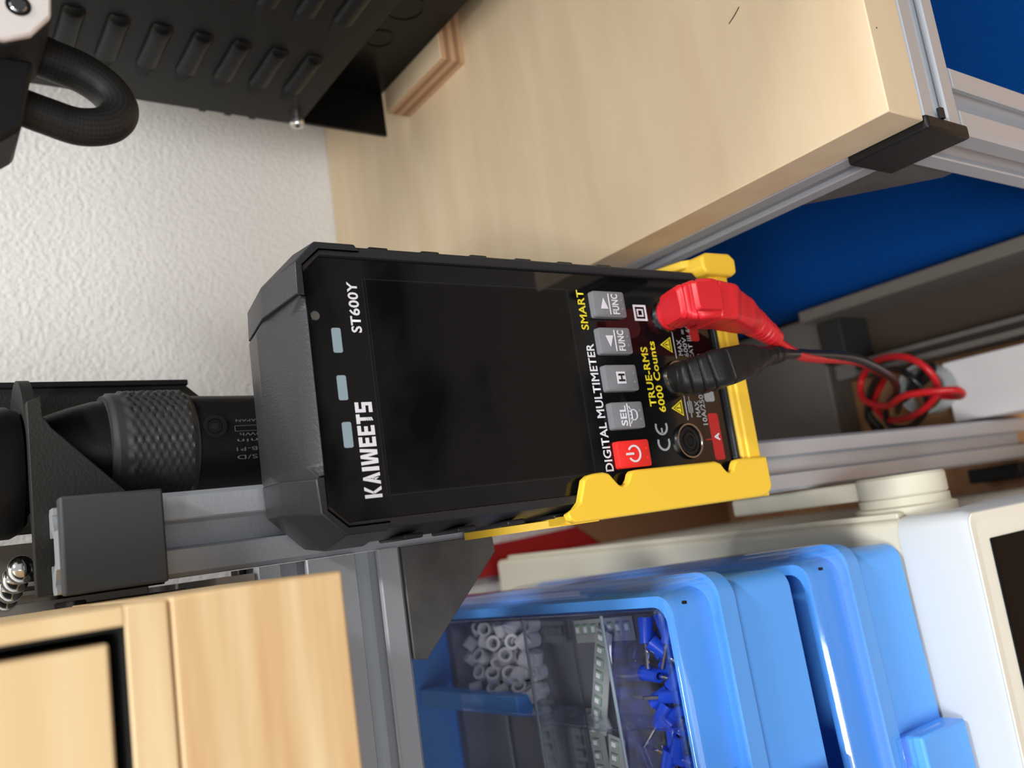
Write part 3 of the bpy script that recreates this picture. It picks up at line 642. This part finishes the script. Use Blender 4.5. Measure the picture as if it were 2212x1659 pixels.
cb.tube(pts, lambda t: .0050-.0008*t, 24, 14)
cable = tag(build('braided_cable', cb, 'braid', angle=80), 'black braided sleeve cable looping out of the silver-faced block', 'cable')
me = cable.data; uvl = me.uv_layers.new(name='UV')
nr = 24
for p in me.polygons:
    vs = list(p.vertices)
    js = [v // nr for v in vs]; is_ = [v % nr for v in vs]
    wrap = max(is_)-min(is_) > nr/2
    for li, j, i in zip(p.loop_indices, js, is_):
        ii = i + nr if (wrap and i < nr/2) else i
        uvl.data[li].uv = (j/112*70*1.4142, ii/nr*24*1.4142)

# ------------------------------------------------------------ stacked small-parts cases
def rr3(x0, x1, y0, y1, z, r): return [(x, y, z) for x, y in rrect(x0, x1, y0, y1, r, 6)]
def parts_case(zt, Yf, Xr, Lx, Dy, label, yaw):
    c = thing('parts_case', (Xr, Yf, zt-.0625), label, 'storage case', 'stacked blue small-parts cases')
    x0, x1, y0, y1 = Xr-Lx, Xr, Yf, Yf+Dy
    zb = zt-.0625
    b1 = MB(); i = .0045
    b1.loft([rr3(x0+i, x1-i, y0+i, y1-i, zb+.0015, .006), rr3(x0+i, x1-i, y0+i, y1-i, zb+.0312, .006), rr3(x0+.0012, x1-.0012, y0+.0012, y1-.0012, zb+.0314, .008), rr3(x0+.0005, x1-.0005, y0+.0005, y1-.0005, zb+.0387, .008),
             rr3(x0+.0046, x1-.0046, y0+.0046, y1-.0046, zb+.0389, .007), rr3(x0+.0052, x1-.0052, y0+.0052, y1-.0052, zb+.0540, .006), rr3(x0+.0084, x1-.0084, y0+.0084, y1-.0084, zb+.0540, .005), rr3(x0+.0084, x1-.0084, y0+.0084, y1-.0084, zb+.0342, .005)])
    build('base', b1, 'bluep', c, angle=35)
    l1 = MB()
    l1.loft([rr3(x0, x1, y0, y1, zb+.0392, .009), rr3(x0+.0006, x1-.0006, y0+.0006, y1-.0006, zb+.0540, .009), rr3(x0+.0012, x1-.0012, y0+.0012, y1-.0012, zb+.0568, .009), rr3(x0+.0028, x1-.0028, y0+.0028, y1-.0028, zb+.0580, .008), rr3(x0+.012, x1-.012, y0+.012, y1-.012, zb+.0580, .004),
             rr3(x0+.012, x1-.012, y0+.012, y1-.012, zb+.0568, .004), rr3(x0+.0028, x1-.0028, y0+.0028, y1-.0028, zb+.0568, .008), rr3(x0+.0020, x1-.0020, y0+.0020, y1-.0020, zb+.0558, .008), rr3(x0+.0016, x1-.0016, y0+.0016, y1-.0016, zb+.0392, .008)])
    # single closed shell with a thin top
    l1.b.faces.ensure_lookup_table()
    l1.b.free(); l1 = MB()
    outer = [rr3(x0, x1, y0, y1, zb+.0392, .009), rr3(x0+.0006, x1-.0006, y0+.0006, y1-.0006, zb+.0540, .009), rr3(x0+.0012, x1-.0012, y0+.0012, y1-.0012, zb+.0568, .009), rr3(x0+.0028, x1-.0028, y0+.0028, y1-.0028, zb+.0583, .008)]
    inner = [rr3(x0+.0038, x1-.0038, y0+.0038, y1-.0038, zb+.0571, .008), rr3(x0+.0026, x1-.0026, y0+.0026, y1-.0026, zb+.0562, .009), rr3(x0+.0020, x1-.0020, y0+.0020, y1-.0020, zb+.0540, .009), rr3(x0+.0014, x1-.0014, y0+.0014, y1-.0014, zb+.0392, .009)]
    R_ = [[l1.b.verts.new(p) for p in r] for r in outer+inner]; n = len(R_[0])
    for k in (0, 1, 2, 4, 5, 6):
        for q in range(n): l1.b.faces.new((R_[k][q], R_[k][(q+1) % n], R_[k+1][(q+1) % n], R_[k+1][q]))
    for q in range(n): l1.b.faces.new((R_[7][q], R_[7][(q+1) % n], R_[0][(q+1) % n], R_[0][q]))
    l1.b.faces.new(R_[3]); l1.b.faces.new(R_[4][::-1])
    build('lid', l1, 'clear', c, angle=35)
    lt = build('latch', box(Xr-.076, Xr-.066, Yf-.0012, Yf+.001, zb+.010, zb+.035), 'clear', c, bevel=.0006)
    build('latch_block', box(Xr-.30, Xr-.0665, Yf-.0045, Yf+.005, zb+.0010, zb+.0280), 'bluep', c, bevel=.0010)
    build('hinge_pin', MB().cyl((Xr-.0075, Yf-.0002, zb+.0535), .0005, .0012, 'Y', 12), 'blk', c)
    for (fx, fy) in ((x0+.012, y0+.012), (x1-.012, y0+.012), (x0+.012, y1-.012), (x1-.012, y1-.012)):
        build('foot', MB().cyl((fx, fy, zb-.0001), .003, .002, 'Z', 16), 'bluep', c)
    c.rotation_euler.z = math.radians(yaw)
    return c
case1 = parts_case(-.1765, .1885, -.0188, .30, .185, 'upper of the two blue parts cases, clear lid showing compartments of connectors', 1.5)
case2 = parts_case(-.2404, .1885, -.0182, .30, .185, 'lower blue parts case, between the upper case and the cream instrument', 2.2)
# clear compartment dividers inside the upper case (they are its parts)
dv = lambda *a: build('divider', box(*a), 'clearblue', case1, bevel=.0003)
for y in (.2240, .2680, .3200): dv(-.31, -.0285, y-.0006, y+.0006, -.2035, -.1830)
for x in (-.0625, -.098, -.14): dv(x-.0006, x+.0006, .2005, .2232, -.2035, -.1850); dv(x-.0026, x-.0014, .2248, .2672, -.2035, -.1850); dv(x-.0006, x+.0006, .2688, .3192, -.2035, -.1850)
dv(-.31, -.0280, .1975, .1985, -.2035, -.1830); dv(-.0290, -.0278, .1995, .3600, -.2035, -.1830)
for y in (.2240, .2680): build('divider_rim', box(-.31, -.0285, y-.0006, y+.0006, -.1832, -.1824), 'led', case1, bevel=.0003)
build('tray_floor', box(-.305, -.0274, .1972, .3620, -.2064, -.2042), mat('dark_tray', (0.16, 0.17, 0.20), 0.3), case1)

yaw1 = Matrix.Translation(Vector((-.0188, .1895, 0))) @ Matrix.Rotation(math.radians(1.5), 4, 'Z') @ Matrix.Translation(-Vector((-.0188, .1895, 0)))
sp0 = None; n = 0
rnd = random.Random(7)
for layer in range(2):
    for a in range(5):
        for b_ in range(7):
            if layer == 1 and (a+b_) % 3 == 0: continue
            px = -.0325 - .0062*a + rnd.uniform(-.0008, .0008); py = .2905 + .0062*b_ + rnd.uniform(-.001, .001)
            if sp0 is None:
                q = MB().lathe2((px, py, -.2042), [(.0019, 0), (.0030, 0), (.0030, .005), (.0019, .005)], 'Z', 20)
                sp0 = tag(build('nylon_spacer', q, 'nylon', base=(px, py, -.2017)), 'small white nylon spacer in the first compartment of the upper blue case', 'spacer', 'white nylon spacers in the upper case'); o = sp0
            else:
                o = sp0.copy(); COL.objects.link(o)
            o.location = yaw1 @ Vector((px, py, -.2012+.0048*layer)) + OFF
            o.rotation_euler = (rnd.uniform(-1.2, 1.2) if layer else rnd.choice((0, 1.57)), rnd.uniform(-.9, .9) if layer else 0, rnd.uniform(0, 3))
cn0 = None
for a in range(8):
    for b_ in range(4):
        px = -.0352 - .0068*a + rnd.uniform(-.001, .001); py = .2030 + .0056*b_ + rnd.uniform(-.001, .001)
        if cn0 is None:
            cn0 = thing('crimp_terminal', (px, py, -.200), 'dark blue insulated crimp terminal heaped in the front compartment of the upper case', 'crimp terminal', 'dark blue crimp terminals in the upper case')
            build('sleeve', MB().lathe2((px, py, -.2042), [(.0012, 0), (.0026, 0), (.0021, .006), (.0021, .008), (.0012, .008)], 'Z', 16), 'deepblue', cn0)
            build('pin', MB().cyl((px, py, -.1965), .0007, .008, 'Z', 8), 'chrome', cn0); o = cn0
        else:
            o = cn0.copy(); COL.objects.link(o)
            for ch in cn0.children: c2 = ch.copy(); COL.objects.link(c2); c2.parent = o
        o.location = yaw1 @ Vector((px, py, -.1995+.0028*((a+b_) % 2))) + OFF
        o.rotation_euler = (rnd.uniform(1.1, 2.0), rnd.uniform(-.4, .4), rnd.uniform(0, 6.28))
def tape(name_lbl, x, y, rz, L, z):
    t = thing('component_tape', (x, y, z), name_lbl, 'tape strip', 'component tape strips in the upper case')
    build('carrier', box(x-.004, x+.004, y-L/2, y+L/2, z, z+.0004), 'tape', t)
    for k in range(int(L/.0045)):
        yy = y-L/2+.0025+.0045*k
        build('pocket', box(x-.0012, x+.0024, yy-.0014, yy+.0014, z+.0004, z+.0012), 'greenpad', t, bevel=.0002)
        build('chip', box(x-.0004, x+.0016, yy-.0008, yy+.0008, z+.0012, z+.0014), 'nylon', t)
    t.rotation_euler.z = rz
tape('component tape strip of pale green chips lying nearest the case end', -.0375, .2480, 0.05, .032, -.2030)
tape('component tape strip lying diagonally in the middle compartment', -.054, .2480, 1.25, .036, -.1985)
tape('component tape strip of dark chips further into the middle compartment', -.0900, .2600, 1.60, .050, -.2030)
tape('blank pale component tape strip beside the dark-chip strip', -.0900, .2480, 1.40, .036, -.1990)
bd = MB().box(-.0640, -.0570, .2880, .3640, -.1955, -.1880)
bd.xf(yaw1)
tag(build('blue_tab', bd, 'bluep', bevel=.0004), 'small sky blue plastic divider standing beside the white spacers', 'divider')

# ------------------------------------------------------------ cream instrument
it = thing('cream_instrument', (-.2, .3, -.5199), 'cream bench instrument with dark display and folded carrying handle, under the blue cases', 'instrument')
XR = -.0155
bo = MB(); 
def yz(x0, x1, z0, z1, r, Yv): return [(x, Yv, z) for x, z in rrect(x0, x1, z0, z1, r, 6)]
bo.loft([yz(-.46, XR+.0005, -.514, -.3045, .003, .1930), yz(-.46, XR+.0005, -.514, -.3045, .003, .4640)])
build('case_body', bo, 'cream', it, angle=40)
build('side_ridge', box(XR+.0003, XR+.0026, .1940, .4570, -.3125, -.3075), 'cream', it, bevel=.0006)
bz = MB(); X0, X1, Z0, Z1 = -.47, -.0145, -.516, -.3040
bz.loft([yz(X0, X1, Z0, Z1, .006, .1929), yz(X0, X1, Z0, Z1, .006, .1923), yz(X0, X1, Z0, Z1-.0004, .005, .1695), yz(X0+.0010, X1-.0010, Z0+.001, Z1-.0015, .004, .1670), yz(X0+.0065, X1-.0065, Z0+.0065, Z1-.0075, .003, .1675), yz(X0+.0065, X1-.0065, Z0+.0065, Z1-.0075, .003, .1700)])
build('front_bezel', bz, 'creamgrey', it, angle=30)
build('front_rim', MB().loft([yz(X0+.0012, X1-.0012, Z0+.0012, Z1-.0017, .004, .1669), yz(X0+.0014, X1-.0014, Z0+.0014, Z1-.0020, .004, .1665), yz(X0+.0062, X1-.0062, Z0+.0062, Z1-.0080, .003, .1671), yz(X0+.0070, X1-.0070, Z0+.0070, Z1-.0090, .003, .1680)]), 'ivory', it, angle=30)
build('display_window', box(-.43, -.0255, .1661, .1675, -.50, -.3170), 'dull_black', it, bevel=.0005)
hd = build('handle_hub', MB().lathe((-.0078, .2040, -.3300), [(.0160, 0), (.0168, .0010), (.0168, .0078), (.0160, .0088)], 'X', 48), 'cream', it)
build('hub_button', MB().lathe((.0009, .2040, -.3300), [(.0030, -.0004), (.0032, .0002)], 'X', 24), 'cream', hd)
build('hub_flange', MB().lathe((XR, .2040, -.3300), [(.0190, 0), (.0190, .0040), (.0170, .0048), (.0170, .0078)], 'X', 48), 'cream', it)
build('handle_arm', MB().prism([(.2160, -.3200), (.2800, -.3160), (.2830, -.3200), (.2830, -.3300), (.2800, -.3340), (.2160, -.3400)], -.0072, .0004, 'X'), 'cream', it, bevel=.0012)
for x in (-.44, -.05): build('foot', MB().cyl((x, .22, -.5199), .008, .006, 'Z', 20), 'blk', it); build('foot', MB().cyl((x, .42, -.5199), .008, .006, 'Z', 20), 'blk', it)
tag(build('red_folder', MB().prism([(-.024, -.5199), (-.0015, -.5199), (-.0015, -.375), (-.0040, -.330), (-.0060, -.280), (-.024, -.270)], .4682, .4715, 'Y'), 'redcard'), 'red folder standing against the wall behind the cream instrument', 'folder')
tag(build('cardboard_sheet', MB().prism([(-.0175, -.5199), (.018, -.5199), (.018, -.345), (-.0175, -.395)], .4655, .4678, 'Y'), 'card'), 'brown cardboard strip leaning on the wall behind the post foot', 'cardboard')
tag(build('black_connector', box(-.0095, -.0015, .24, .27, -.5199, -.505), 'blk', bevel=.0008), 'small black connector on the workbench beside the post foot', 'connector')

for o in bpy.data.objects:
    if '_base' in o: del o['_base']
